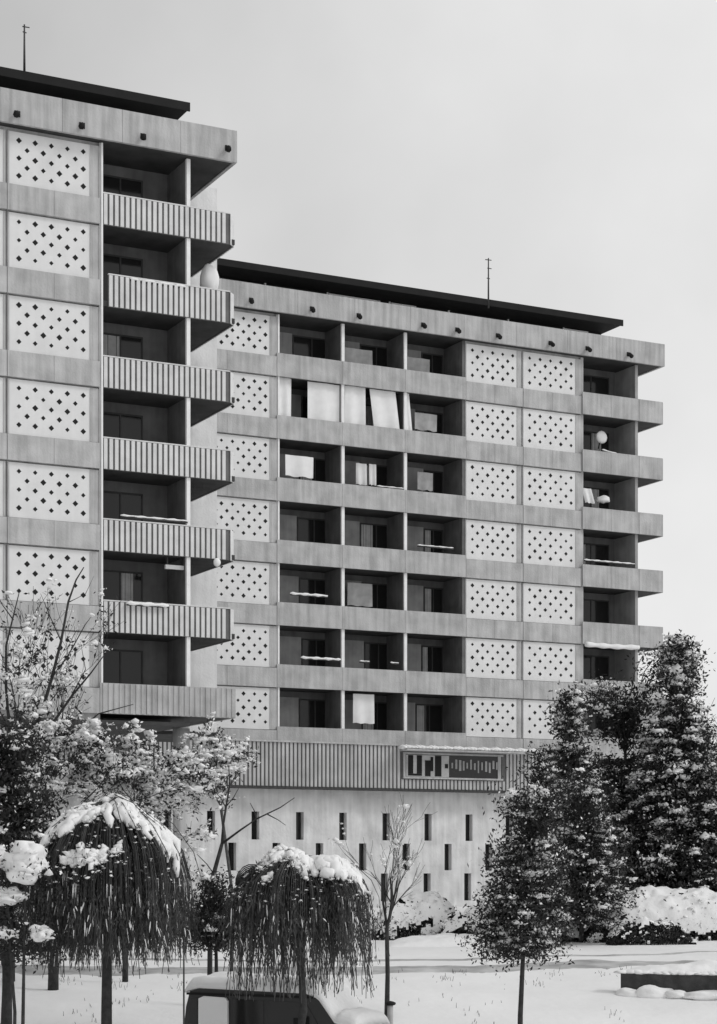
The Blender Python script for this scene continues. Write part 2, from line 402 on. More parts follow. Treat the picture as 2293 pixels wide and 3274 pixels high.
for k in range(1, 8):
    z = zf(k)
    mb = MB(); segmented(mb, bL, b1-.105, DB-.12, DB+.09, z, z+.87, 2.9); B.part(mb, 'spandrel', M['concrete'])
    mb = MB(); segmented(mb, b4+.05, b5-.01, DB-.12, DB+.09, z, z+.87, 1.4); segmented(mb, b5+.01, b6-.105, DB-.12, DB+.09, z, z+.87, 1.4); B.part(mb, 'spandrel', M['concrete'])
    mb = MB(); segmented(mb, b1-.1, b4+.045, DB-.13, DB-.03, z, z+1.04, 2.95); B.part(mb, 'parapet', M['parapet'])
    mb = MB(); mb.box(b1-.05, b4+.04, DB-.028, DB+R2-.006, z+.02, z+.2); B.part(mb, 'balcony_slab', M['soffit'])
    mb = MB(); segmented(mb, b6-.1, b7-.05, DB-.2, DB-.1, z, z+1.07, 1.6); segmented(mb, b7-.04, bE-.02, DB-.2, DB-.1, z, z+1.07, 4)
    mb.add([(bE-.02, DB-.2, z), (bE+.1, DB-.08, z), (bE+.1, DB-.08, z+1.07), (bE-.02, DB-.2, z+1.07), (bE-.02, DB-.1, z), (bE+.02, DB-.06, z), (bE+.02, DB-.06, z+1.07), (bE-.02, DB-.1, z+1.07)],
           [(0, 1, 2, 3), (3, 2, 6, 7), (0, 4, 5, 1)])
    mb.box(bE+.02, bE+.1, DB-.078, DB+3.2, z, z+1.07)
    B.part(mb, 'parapet', M['parapet'])
    mb = MB(); mb.box(b6-.05, bE+.01, DB-.095, DB+R2-.006, z+.02, z+.2); mb.box(b7+.03, bE+.01, DB+R2, DB+3.2, z+.02, z+.2); B.part(mb, 'balcony_slab', M['soffit'])
for k in range(7):
    zt = zf(k)-(.12 if k == 0 else .05); zb = zf(k+1)+.9
    dotted(B, b0-.75, b1-.34, DB, zt, zb, 6, 40+k)
    dotted(B, b4+.065, b5-.22, DB, zt, zb, 5, 50+k); dotted(B, b5+.03, b6-.33, DB, zt, zb, 5, 60+k)
    mb = MB(); mb.box(b5-.21, b5-.04, DB-.02, DB+.08, zb, zt); B.part(mb, 'pilaster', M['concrete'])
    mb = MB(); mb.box(b6-.32, b6-.105, DB-.02, DB+.08, zb, zt); B.part(mb, 'pilaster', M['concrete'])
    mb = MB(); mb.box(b1-.33, b1-.105, DB-.02, DB+.08, zb, zt); B.part(mb, 'pilaster', M['concrete'])
    for i, (sa, sb_) in enumerate(((b1, b2), (b2, b3), (b3, b4))):
        # pale wall piece left, dark glazing right
        wl = sa+.3+(sb_-sa)*random.Random(k*7+i).choice((.48, .45, .52, .38))
        mb = MB(); mb.box(sa+.32, wl-.03, DB+R2-.06, DB+R2-.002, zf(k+1)+.22, zf(k)-.25); B.part(mb, 'wall_panel', M['loggialight'])
        window(B, wl, sb_+.25 if i < 2 else sb_-.15, DB+R2, zf(k+1)+.25, zf(k)-.3, 1, 'darkframe')
    window(B, b6+.6, b7-.5, DB+R2, zf(k+1)+.25, zf(k)-.3, 1, 'darkframe')
penthouse(B, bL, s_at(1990, DB+1.85), s_at(1905, DB+4.1), DB, [s_at(p, DB+3.6) for p in (844, 1043, 1242, 1431, 1621, 1798)])
for p0, p1, zz in ((700, 835, 31.1), (1046, 1215, 31.15), (1246, 1330, 31.15), (1800, 1880, 31.15)):
    mb = MB(); mb.box(s_at(p0, DB+3.5)+.08, s_at(p1, DB+3.5), DB+3.46, DB+3.5, zz+.28, zz+.33); B.part(mb, 'penthouse_rail', M['post'])

# ------------------------------------------------------------------ podium under both blocks
PD = DB-1.3
P = Bld('podium', s_at(889, PD), PD, 2.2)
tag(P.e, 'low white podium with staggered slot windows under a vertical ribbed band', 'building')
pL = s_at(-500, PD); pR = s_at(1930, PD)
mb = MB(); mb.box(pL, pR, PD+.05, PD+14, 7.74, 9.7); P.part(mb, 'upper_wall', M['ribback'])
mb = MB(); mb.box(pL, pR, PD-.08, PD+1.1, 9.705, 9.78); P.part(mb, 'coping', M['concrete'])
mb = MB(); x = pL
r = random.Random(4)
wx0, wx1 = s_at(1288, PD), s_at(1606, PD)
while x < pR-.2:
    if x+.12 < wx0-.1 or x > wx1+.1: mb.box(x, x+.12, PD-.01, PD+.049, 7.76, 9.70)
    else:
        mb.box(x, x+.12, PD-.01, PD+.049, 7.76, 8.18)
    x += .2
P.part(mb, 'ribbed_band', M['podrib'])
mb = MB(); mb.box(pL, pR, PD-.05, PD+1.0, 7.66, 7.735); P.part(mb, 'ledge', M['darkframe'])
# long window with snow on its hood
f = MB(); wz0, wz1 = 8.22, 9.42
for z_ in (wz0, wz1-.08): f.box(wx0, wx1, PD-.1, PD-.0, z_, z_+.08)
for t, tw in ((0, .1), (.965, .16)): f.box(wx0+(wx1-wx0-.1)*t, wx0+(wx1-wx0-.1)*t+tw, PD-.098, PD-.002, wz0+.081, wz1-.081)
fw = P.part(f, 'window', M['concrete'])
g = MB(); g.box(wx0+.05, wx1-.05, PD-.05, PD+.045, wz0+.05, wz1-.05); P.part(g, 'pane', M['glass'], fw)
def plate(nm, m, rects, d0, d1):
    c = MB()
    for i, (xa, xb_, ya, yb) in enumerate(rects):
        sa_, sb_ = wx0+(xa-100)/1110*(wx1-wx0), wx0+(xb_-100)/1110*(wx1-wx0); za, zb_ = wz1-(yb-120)/330*(wz1-wz0), wz1-(ya-120)/330*(wz1-wz0)
        c.box(sa_, sb_, d0-.0004*i, d1, za, zb_)
    return P.part(c, nm, M[m], fw)
plate('pale_board', 'clothgrey', [(130, 600, 150, 425)], PD-.07, PD-.052)
plate('dark_shape', 'roofdark', [(150, 205, 155, 385), (246, 300, 155, 385), (150, 300, 386, 412), (335, 395, 215, 415), (396, 425, 170, 350), (445, 515, 155, 415)], PD-.085, PD-.0705)
plate('dark_dot', 'roofdark', [(555, 590, 255, 310)], PD-.085, PD-.0705)
rs_ = random.Random(8)
plate('dim_mark', 'loggialight', [(630+i*42, 630+i*42+rs_.uniform(14, 26), rs_.uniform(190, 240), rs_.uniform(300, 360)) for i in range(13)], PD-.06, PD-.052)
mb = MB(); mb.box(wx0-.2, s_at(1690, PD), PD-.8, PD-.11, 9.47, 9.53); P.part(mb, 'hood', M['concrete'])
mb = MB(); nseg = 40; hs0, hs1 = wx0-.25, s_at(1700, PD)
for i in range(nseg):
    xx = hs0+(hs1-hs0)*i/(nseg-1); mb.blob((xx, PD-.46, 9.6), (.16, .42, .13+.03*math.sin(i*1.7)), 1, i, .12, .6)
P.part(mb, 'hood_snow', M['snow'])
# white lower wall with staggered slots
wd = PD+.75
row1 = [534, 675, 817, 959, 1097, 1235, 1369, 1500, 1628]; row2 = [590, 743, 884, 1022, 1160, 1299, 1433, 1563]; row3 = [525, 666, 808, 950, 1092, 1230, 1366, 1496, 1625]
zb = lambda py: ZC+(HY-py)/FPX*89.0
bands = [(zb(2687), zb(2600), row1), (zb(2783), zb(2697), row2), (zb(2882), zb(2793), row3)]
mb = MB(); ztop = 7.655
for z0_, z1_, row in bands:
    mb.box(pL, pR, wd, wd+.3, z1_, ztop)
    last = pL
    for px in row:
        s = s_at(px, wd); mb.box(last, s-.19, wd, wd+.3, z0_, z1_-.0005); last = s+.19
    mb.box(last, pR, wd, wd+.3, z0_, z1_-.0005); ztop = z0_-.0005
mb.box(pL, pR, wd, wd+.3, 1.6, ztop)
P.part(mb, 'lower_wall', M['render'])
for z0_, z1_, row in bands:
    for px in row:
        s = s_at(px, wd); g = MB(); g.box(s-.25, s+.25, wd+.301, wd+.34, z0_-.05, z1_+.05); P.part(g, 'slot_window', M['glass'])
mb = MB(); mb.box(pL, pR, wd+.35, PD+14, 1.6, 7.65); P.part(mb, 'core_wall', M['ribback'])
mb = MB(); mb.box(pR-.3, pR, wd+.301, PD+13.9, 1.6, 7.6, 0); P.part(mb, 'end_wall', M['render'])

# ------------------------------------------------------------------ things on the balconies
def place(name, label, cat, s, d, z, mb, mats, group=None):
    o = rotthing(name, mb, mats, s, d, z); tag(o, label, cat, group); return o
def pos(px, py, d):
    k = (px-CX)/FPX; Y = d/(CT-k*ST); return Y*(k*CT+ST), ZC+(HY-py)/FPX*Y
def cloth(name, label, cat, px0, px1, py0, py1, d, m='cloth', skew=0, wav=.05, group=None):
    s0, zt = pos(px0, py0, d); s1, _ = pos(px1, py0, d); _, zb_ = pos(px0, py1, d)
    mb = MB(); nx, nz_ = 14, 6; V = []
    for side in (0, .02):
        for j in range(nz_+1):
            for i in range(nx+1):
                u, v = i/nx, j/nz_
                V.append((s0+(s1-s0)*u+skew*v, d+side+wav*math.sin(u*9+s0)*(.4+.6*v), zt+(zb_-zt)*v+.02*math.sin(u*13)*v-.00*u))
    n1 = (nx+1)*(nz_+1); F = []
    for j in range(nz_):
        for i in range(nx):
            a = j*(nx+1)+i; F.append((a, a+1, a+nx+2, a+nx+1)); F.append((a+n1, a+n1+nx+1, a+n1+nx+2, a+n1+1))
    mb.add(V, F, 0, True)
    return place(name, label, cat, (s0+s1)/2, d, zb_, mb, M[m], group)
def snowbar(name, label, cat, px0, px1, py, d, h=.14, tilt=0, depth=.14):
    s0, z = pos(px0, py, d); s1, z1 = pos(px1, py, d); n = max(6, int((s1-s0)/.12)); mb = MB()
    zz = z
    mb.tube([(s0, d, zz-.06), (s1, d, zz-.06+tilt)], .03, 5, 1)
    pts = [(s0+(s1-s0)*i/n, d, zz+tilt*i/n+h*.2*math.sin(i*2.1)*.4) for i in range(n+1)]
    mb.tube(pts, [h*.5*(.8+.25*math.sin(i*1.3)) if 0 < i < n else h*.2 for i in range(n+1)], 7)
    return place(name, label, cat, (s0+s1)/2, d, zz, mb, [M['snow'], M['metal']])
g_ = 'curtains hung in the second-row loggias'
cloth('curtain', 'narrow pale curtain at the left edge of the curtained loggia row', 'curtain', 886, 932, 1203, 1330, DB+.12, group=g_)
cloth('curtain', 'wide white curtain left of the first white post, loggia row of curtains', 'curtain', 984, 1086, 1219, 1345, DB+.12, group=g_)
cloth('curtain', 'white curtain just right of the first white post, in the curtained row', 'curtain', 1104, 1168, 1232, 1360, DB+.12, group=g_)
cloth('curtain', 'broad white curtain drawn aslant beside the second post of curtained row', 'curtain', 1182, 1264, 1243, 1378, DB+.12, skew=.25, group=g_)
cloth('curtain', 'thin slanting pale strip of curtain tied back by the second post', 'curtain', 1290, 1308, 1256, 1385, DB+.16, skew=.2, m='cloth', wav=.02, group=g_)
cloth('bed_sheet', 'large white sheet hung to dry in the first loggia, third row', 'laundry', 912, 1003, 1453, 1520, DB+.15)
cloth('towel', 'left of two pale towels hanging in third-row loggia', 'laundry', 1139, 1172, 1480, 1548, DB+.5, m='cloth', group='towels hung in the third-row loggia')
cloth('towel', 'right of two pale towels hanging in third-row loggia', 'laundry', 1180, 1203, 1483, 1550, DB+.5, m='cloth', group='towels hung in the third-row loggia')
cloth('bed_sheet', 'tall white sheet hanging in the lowest loggia row above ribbed band', 'laundry', 1130, 1196, 2218, 2312, DB+.2)
cloth('blanket', 'pale blanket hung in the middle loggia of the fifth row', 'laundry', 1112, 1190, 1862, 1935, DB+.9, m='clothgrey')
cloth('blanket', 'grey blanket hung in the right loggia of the third row', 'laundry', 1335, 1385, 1508, 1565, DB+.7, m='clothgrey')
cloth('blanket', 'grey blanket hung in the right loggia beside the slanting curtain', 'laundry', 1326, 1398, 1318, 1372, DB+.6, m='clothgrey')
cloth('curtain', 'white curtain gathered at left of end balcony, third row', 'curtain', 1862, 1890, 1560, 1606, DB+.25, skew=.2)
cloth('blanket', 'pale blanket airing low in the middle loggia of the top row', 'laundry', 1102, 1190, 1110, 1165, DB+.9, m='clothgrey')
cloth('blanket', 'pale blanket airing low in the right loggia of the top row', 'laundry', 1302, 1375, 1140, 1195, DB+.9, m='clothgrey')
snowbar('drying_rack', 'snow-covered drying rack over parapet of first loggia, fifth row', 'drying rack', 928, 1048, 1897, DB-.22)
snowbar('drying_rack', 'snow-covered drying rack over parapet of first loggia, sixth row', 'drying rack', 962, 1090, 2102, DB-.22)
snowbar('handrail', 'snowy rail along the end balcony of the fourth row', 'handrail', 1868, 2030, 1789, DB-.05, .09, -.0)
snowbar('handrail', 'snowy rail along the end balcony of the second row', 'handrail', 1925, 2036, 1437, DB-.05, .09, -.3)
snowbar('handrail', 'snowy rail above the balcony parapet of near block, second row', 'handrail', 415, 602, 890, DA-.08, .09)
snowbar('handrail', 'snowy rail above the balcony parapet of near block, fifth row', 'handrail', 385, 600, 1647, DA-.06, .08)
snowbar('flower_box', 'long snow-heaped flower box on balcony of near block, sixth row', 'flower box', 405, 540, 1928, DA-.25, .16)
for px0, px1, py, lab in ((1205, 1292, 1553, 'middle loggia, third row'), (1150, 1182, 2113, 'middle loggia, sixth row'), (1248, 1275, 2118, 'right part of middle loggia, sixth row'), (1335, 1450, 1742, 'right loggia, fourth row')):
    snowbar('snowy_rail', 'short snow-dusted rail on the parapet of '+lab, 'handrail', px0, px1, py, DB-.05, .07)
# awning under the end balcony, sixth row
s0, z0_ = pos(1872, 2056, DB-.3); s1, _ = pos(2042, 2056, DB-.3); mb = MB()
n = 24; mb.tube([(s0+(s1-s0)*i/n, DB-.33, zf(5)-.04-.03*math.sin(i*math.pi/n)) for i in range(n+1)], [.12+.02*math.sin(i) for i in range(n+1)], 9)
place('awning', 'rolled white awning under the end balcony slab above the fir tops', 'awning', s0, DB-.3, zf(5), mb, M['cloth'])
# white round dish and bundle on the end balconies
mb = MB(); s_, z_ = pos(1924, 1398, DB+.5)
v, f_ = ICO[2]; mb.add(v*np.array([.33, .1, .33])+np.array([s_, DB+.5, z_]), f_, 0, True); mb.tube([(s_, DB+.55, z_), (s_, DB+.8, z_-.5)], .03, 5, 1)
place('satellite_dish', 'round white dish on the end balcony of the second row', 'dish', s_, DB+.5, z_-.5, mb, [M['cloth'], M['metal']])
mb = MB(); s_, z_ = pos(1930, 1600, DB+.3); mb.blob((s_, DB+.3, z_), (.35, .25, .28), 2, 3, .25)
place('laundry_bundle', 'white laundry bundle heaped on the end balcony, third row', 'laundry', s_, DB+.3, z_-.2, mb, M['cloth'])
mb = MB(); s_, z_ = pos(668, 905, DA+.9)
for k_ in range(3): mb.blob((s_+.05*k_, DA+.9+.06*k_, z_+.05), (.33-.02*k_, .3, .62), 3, 31+k_, .1, 1)
place('draped_rack', 'white sheet draped in a dome on the corner balcony of near block, second row', 'laundry', s_, DA+.9, z_-.5, mb, M['cloth'])
# globe lamp at the near block's corner
s_, z_ = pos(694, 1798, DA-.2); mb = MB(); v, f_ = ICO[3]; mb.add(v*.13*np.array([1, 1, 1.2])+np.array([s_, DA-.2, z_]), f_, 0, True)
mb.tube([(s_, DA-.2, z_+.13), (s_, DA-.18, zf(5)+.05)], .02, 6, 1)
place('globe_lamp', 'small white globe lamp hanging at the balcony corner of near block', 'lamp', s_, DA-.2, z_, mb, [M['lamp'], M['metal']])
# white sign box hung high in the loggia of near block
mb = MB(); s0, z1_ = pos(530, 1803, DA+.3); s1, z0_ = pos(592, 1818, DA+.3); mb.box(s0, s1, DA+.3, DA+.42, z0_-.05, z1_-.02); mb.box(s0+.05, s0+.1, DA+.32, DA+.38, z1_-.018, zf(5)+.02, 1); mb.box(s1-.1, s1-.05, DA+.32, DA+.38, z1_-.018, zf(5)+.02, 1)
place('shelf_box', 'pale box fixed under the ceiling of near block loggia, sixth row', 'box', s0, DA+.3, z0_, mb, [M['cloth'], M['metal']])
# snow lying on parapets of the near block
for px0, px1, k in ((360, 450, 3), (470, 602, 3), (340, 420, 6)):
    snowbar('snow_ridge', {360: 'small snow ridge at the left of parapet, near block third row', 470: 'long snow ridge at right of parapet, near block third row', 340: 'snow ridge on the parapet above the smooth band, near block'}[px0], 'snow',
            px0, px1, 0, DA-.03) if False else None
antenna('roof_antenna', 78, 78, 232, 72, 'thin mast antenna on the roof of the nearer block', [(.96, .25, .05), (.85, .12, 0)])
antenna('roof_antenna', 1562, 825, 985, 92, 'faint thin mast antenna on the roof of the further block', [(.97, .3, 0), (.8, .2, .05), (.6, .15, 0)])

# ------------------------------------------------------------------ vegetation
def place_tree(name, label, cat, x, y, parts, group=None, z=None, sub=None):
    z = gz(x, y)-.05 if z is None else z
    e = empty(name, (x, y, z)); tag(e, label, cat, group)
    for nm, mb, m in parts:
        if mb.n:
            o_ = mb.build(nm, m, e, (x, y, z))
            if nm == 'snow': o_['kind'] = 'stuff'
    return e
def perp(d):
    a = Vector((0, 0, 1)) if abs(d.z) < .9 else Vector((1, 0, 0)); return d.cross(a).normalized()

def weeping(px, Y, r, ztop, zdense, zbot, hd, trunk_r, seed, bend=0, nst=900, rl=1, rr=1, patches=(), loose=.12):
    R_ = random.Random(seed); rng = np.random.default_rng(seed)
    x = (px-CX)/FPX*Y; zg = gz(x, Y)-.1
    T, Cn, S, W = MB(), MB(), MB(), MB()
    def rad_(a): return r*(rl if math.cos(a) < 0 else rr)*(1+.09*math.sin(a*3+seed)+.07*math.sin(a*7+1)+.05*math.sin(a*13))
    def dome(a, t, q_, lift=0):
        rr_ = rad_(a)*q_+lift*math.sin(t)
        u = .26*mnoise.noise(Vector((math.cos(a)*math.sin(t)*2.2, math.sin(a)*math.sin(t)*2.2, t*.6+seed)))
        return Vector((x+math.cos(a)*rr_*math.sin(t), Y+math.sin(a)*rr_*math.sin(t), ztop-(1-q_)*hd*.6-(1-math.cos(t))*hd*q_+lift*math.cos(t)+u))
    T.tube([(x, Y, zg), (x-.03, Y, zg+.8), (x+bend, Y, zg+1.6), (x+bend*.4, Y, (zg+ztop)/2+.4), (x, Y, ztop-.3)], [trunk_r*1.25, trunk_r, trunk_r*.95, trunk_r*.8, trunk_r*.5], 9)
    for i in range(13):
        a = 2*math.pi*i/13+R_.random()*.4; q_ = R_.uniform(.6, .95)
        T.tube([tuple(dome(a, t, q_, -.05)) for t in (0.02, .3, .7, 1.1, 1.45)], [trunk_r*.5, trunk_r*.4, trunk_r*.3, trunk_r*.22, trunk_r*.1], 6)
    for i in range(nst):
        a = R_.random()*2*math.pi; q_ = 1-R_.random()**1.6*.65; q_ *= 1+R_.uniform(-.06, .08)+(.14 if R_.random() < .05 else 0)
        ts = [.1, .4, .75, 1.1, 1.4, 1.55]; pts = [dome(a, t, q_) for t in ts]; e = pts[-1]
        zend = zdense+R_.uniform(-.3, .6)+.3*mnoise.noise(Vector((math.cos(a)*3, math.sin(a)*3, seed)))*2
        lo = R_.random() < loose
        if lo: zend = zbot+R_.random()*(zdense-zbot)
        L = e.z-zend; sw = R_.uniform(-.16, .16); fl = R_.uniform(-.05, .22)
        if L > .15:
            for t in (.2, .4, .6, .8, 1):
                pts.append(Vector((e.x+math.cos(a)*fl*t+sw*t*t+R_.uniform(-.025, .025), e.y+math.sin(a)*fl*t+R_.uniform(-.03, .03), e.z-L*t)))
        Cn.tube([tuple(p) for p in pts], [.010]*4+[.008 if lo else .0065]*(len(pts)-4), 3, 0, True, False)
        m_ = 20; j = rng.integers(1, len(pts)-1, m_); u = rng.random(m_)
        c = np.array([tuple(pts[k]*(1-v_)+pts[k+1]*v_) for k, v_ in zip(j, u)])+rng.normal(scale=.035, size=(m_, 3))
        c = c if lo else c[c[:, 2] > zdense-.35*rng.random(len(c))]
        W.leaves(c, .10, rng, 0, 5.0, 4)
        if R_.random() < .7:
            t = R_.uniform(.5, 1.5); p = dome(a, t, q_, .03); S.puff(tuple(p), R_.uniform(.015, .05), rng, i, 5)
        if R_.random() < .4 and len(pts) > 7 and q_ > .8:
            k = R_.randrange(4, len(pts)-1); S.tube([tuple(pts[k]+Vector((0, -.012, .01))), tuple((pts[k]+pts[k+1])/2+Vector((0, -.02, .01))), tuple(pts[k+1])], [.008, R_.uniform(.004, .015), .004], 4)
    for (ad, t0, t1, hw, th) in patches:      # snow lying in thick streaks over the arching strands
        a0 = math.radians(ad); n = max(3, int(hw*2*rad_(a0)*max(.3, math.sin((t0+t1)/2))/(th*.75)))
        for k in range(n+1):
            a = a0+math.radians(0)+hw*(2*k/n-1)+R_.uniform(-.03, .03); ed = 1-abs(2*k/n-1)**2
            ta = t0+R_.uniform(0, .14)+(1-ed)*.12; tb = t1-(1-ed)*(t1-t0)*.35+R_.uniform(-.22, .08); m_ = 9
            if R_.random() < .12: continue
            P_ = [tuple(dome(a+.05*math.sin(i*1.9+k), ta+(tb-ta)*i/(m_-1), 1.0, th*.3*R_.uniform(.3, 1.2))+Vector((0, 0, R_.uniform(-.01, .02)))) for i in range(m_)]
            S.tube(P_, [th*(.3 if i in (0, m_-1) else 1)*R_.uniform(.55, 1.2) for i in range(m_)], 7)
            for _ in range(3): S.puff(tuple(dome(a+R_.uniform(-.05, .05), R_.uniform(ta, tb+.15), 1.02, th*.4)), th*R_.uniform(.3, .7), rng, k, 9)
    return T, Cn, S, W, x
T, Cn, S, W, x = weeping(345, 40, 1.36, 5.5, 2.5, 1.9, 1.9, .12, 3, -.03, 1450, 1.06, 1.13,
    [(-90, .05, .75, .75, .10), (-50, .1, .95, .35, .11), (-20, .45, 1.35, .22, .09), (-130, .25, .95, .28, .10), (-160, .6, 1.25, .2, .08), (-98, .95, 1.2, .22, .08), (-118, 1.0, 1.3, .1, .07), (10, .2, 1.2, .4, .09), (60, .1, .7, .6, .1), (130, .1, .9, .6, .1), (200, .1, .9, .5, .09), (90, .0, .5, .8, .09), (-75, .9, 1.1, .08, .07)], .04)
place_tree('weeping_tree', 'large weeping tree at left with snow on its dome and a thick straight trunk', 'tree', x, 40,
           [('trunk', T, M['bark']), ('crown', Cn, M['leaf2']), ('foliage', W, M['leaf2']), ('snow', S, M['snow'])])
T, Cn, S, W, x = weeping(955, 40, 1.34, 4.42, 2.62, 1.45, 1.05, .085, 9, .1, 950, 1.02, .98,
    [(-60, .05, .8, .5, .12), (-35, .3, 1.15, .3, .12), (-95, .05, .6, .45, .11), (-88, .5, .85, .12, .12), (-10, .35, 1.45, .2, .09), (-140, .2, .6, .35, .09), (20, .2, 1.2, .4, .1), (60, .1, .9, .6, .1), (120, .1, .8, .6, .1), (170, .1, .7, .5, .1), (-120, .9, 1.0, .05, .06)], .42)
for k in range(5):   # looping twig at the left of the crown
    c = at(805, 2800, 39.5); T.tube([(c.x+.33*math.cos(t)+.02*k, 39.5+.03*k, c.z-.15+(.38-.03*k)*math.sin(t)) for t in np.linspace(.2, 3.3, 9)], .012, 4)
place_tree('weeping_tree', 'lower weeping tree in the centre with a leaning trunk and wide snow cap', 'tree', x, 40,
           [('trunk', T, M['bark']), ('crown', Cn, M['leaf2']), ('foliage', W, M['leaf2']), ('snow', S, M['snow'])])

def evergreen(name, label, px, Y, pyb, pyt, rad, seed, nb=190, trunk_r=.12, group=None, power=.8, snowy=1.0, leafn=46, lsize=.17, lean=0, snow_size=1.0, bare=0):
    R_ = random.Random(seed); rng = np.random.default_rng(seed)
    x = (px-CX)/FPX*Y; zg = gz(x, Y)-.1; z0 = ZC+(HY-pyb)/FPX*Y; z1 = ZC+(HY-pyt)/FPX*Y; H = z1-z0
    T, L, S = MB(), MB(), MB()
    T.tube([(x, Y, zg), (x+.02, Y, (zg+z0)/2), (x+lean*.5, Y, z0+H*.5), (x+lean, Y, z1-.05)], [trunk_r*1.2, trunk_r, trunk_r*.6, .02], 8)
    C = []
    twig = 0
    for i in range(nb):
        t = R_.random()**1.15; a = R_.random()*2*math.pi
        lump = 1+.28*mnoise.noise(Vector((math.cos(a)*1.6, math.sin(a)*1.6, t*5+seed)))*1.6
        prof = (1-t)**power*(.45+.55*min(1, (t+.06)*7))
        ln = rad*prof*lump*R_.uniform(.65, 1.12)+.12
        zz = z0+H*t; base = Vector((x+lean*t, Y, zz))
        up = R_.uniform(-.15, .45) if t < .8 else R_.uniform(.7, 2.2)
        if t > .86: ln *= R_.uniform(.6, 1.9)
        pts = [base, base+Vector((math.cos(a)*ln*.5, math.sin(a)*ln*.5, ln*up*.5)), base+Vector((math.cos(a)*ln, math.sin(a)*ln, ln*(up*.8-.22)))]
        T.tube([tuple(p) for p in pts], [.03, .02, .006], 4, 0, True, False)
        n = int(leafn*(.4+ln/rad))
        u = rng.random(n)**.6; P_ = np.array([tuple(pts[0]*(1-w_)*(1-w_)+pts[1]*2*w_*(1-w_)+pts[2]*w_*w_) for w_ in u])
        sp = .10+.20*u[:, None]*ln**.3
        P_ = P_+rng.normal(size=(n, 3))*sp*np.array([1, 1, .6]); C.append(P_)
        if R_.random() < .8*snowy:
            m_ = R_.choice((1, 2, 2, 3, 4))
            for j in range(m_):
                w_ = R_.uniform(.65, 1.02); p = pts[0]*(1-w_)*(1-w_)+pts[1]*2*w_*(1-w_)+pts[2]*w_*w_
                q_ = R_.uniform(.5, 1.25)*snow_size*(.55+.6*R_.random()**2)
                S.puff((p.x+R_.uniform(-.14, .14), p.y+R_.uniform(-.14, .14), p.z+.07), .165*q_, rng, i*3+j, 14)
    cc = np.concatenate(C); cc = np.concatenate([cc, cc+rng.normal(scale=.1, size=cc.shape)]); L.leaves(cc, lsize*.78, rng, 0, 2.6, .2)
    # a scatter of fine snow caught between the needles
    allc = np.concatenate(C); k = rng.choice(len(allc), int(len(allc)*.11*snowy), replace=False)
    D = MB(); D.leaves(allc[k]+np.array([0, 0, .05]), lsize*.55, rng, 0, 1.6, 0)
    S.add(np.concatenate(D.v), D.f, 0)
    return place_tree(name, label, 'tree', x, Y, [('trunk', T, M['bark']), ('crown', L, M['leaf']), ('snow', S, M['snow'])], group)

gg = 'snow-laden evergreens on the right'
evergreen('fir_tree', 'tallest snow-flecked evergreen at right with a ragged top against the sky', 2168, 71, 2960, 2060, 4.3, 11, 600, .2, gg, 1.2, 1.0, 60, .2, 0, 1.35)
evergreen('fir_tree', 'evergreen with a narrow pointed top in front of the end balcony', 1822, 68, 2960, 2240, 2.5, 12, 380, .16, gg, 1.1, 1.0, 56, .19, 0, 1.3)
evergreen('fir_tree', 'dark evergreen cut by the right edge of the picture', 2450, 70, 2930, 2500, 3.9, 13, 380, .18, gg, .5, .7, 60, .2, 0, 1.0)
evergreen('fir_tree', 'broad evergreen filling the gap behind the pointed ones', 2000, 73, 2960, 2290, 3.9, 14, 420, .2, gg, .5, .9, 56, .2, 0, 1.1)
evergreen('fir_tree', 'low leafy evergreen leaning against the podium corner', 1765, 71, 2960, 2450, 1.75, 15, 220, .12, gg, .5, 1.0, 56, .19)
evergreen('young_fir', 'slim-trunked young tree standing alone at right foreground under snowy foliage', 1661, 41, 3030, 2600, .78, 16, 260, .055, None, .5, 1.1, 46, .12, .30, .75)
evergreen('young_fir', 'bushy young tree with bare stem behind the slim trunk, by the hedge', 1858, 65, 2940, 2560, 1.75, 17, 200, .08, None, .5, 1.0, 46, .17)
evergreen('dark_yew', 'dark yew at the far left edge behind the weeping dome', 20, 46, 3010, 2420, 1.5, 18, 240, .12, None, .45, .8, 56, .17)
evergreen('dark_yew', 'low dark bush between the two weeping domes', 690, 45, 3005, 2870, .45, 19, 70, .05, None, .4, .25, 50, .13)

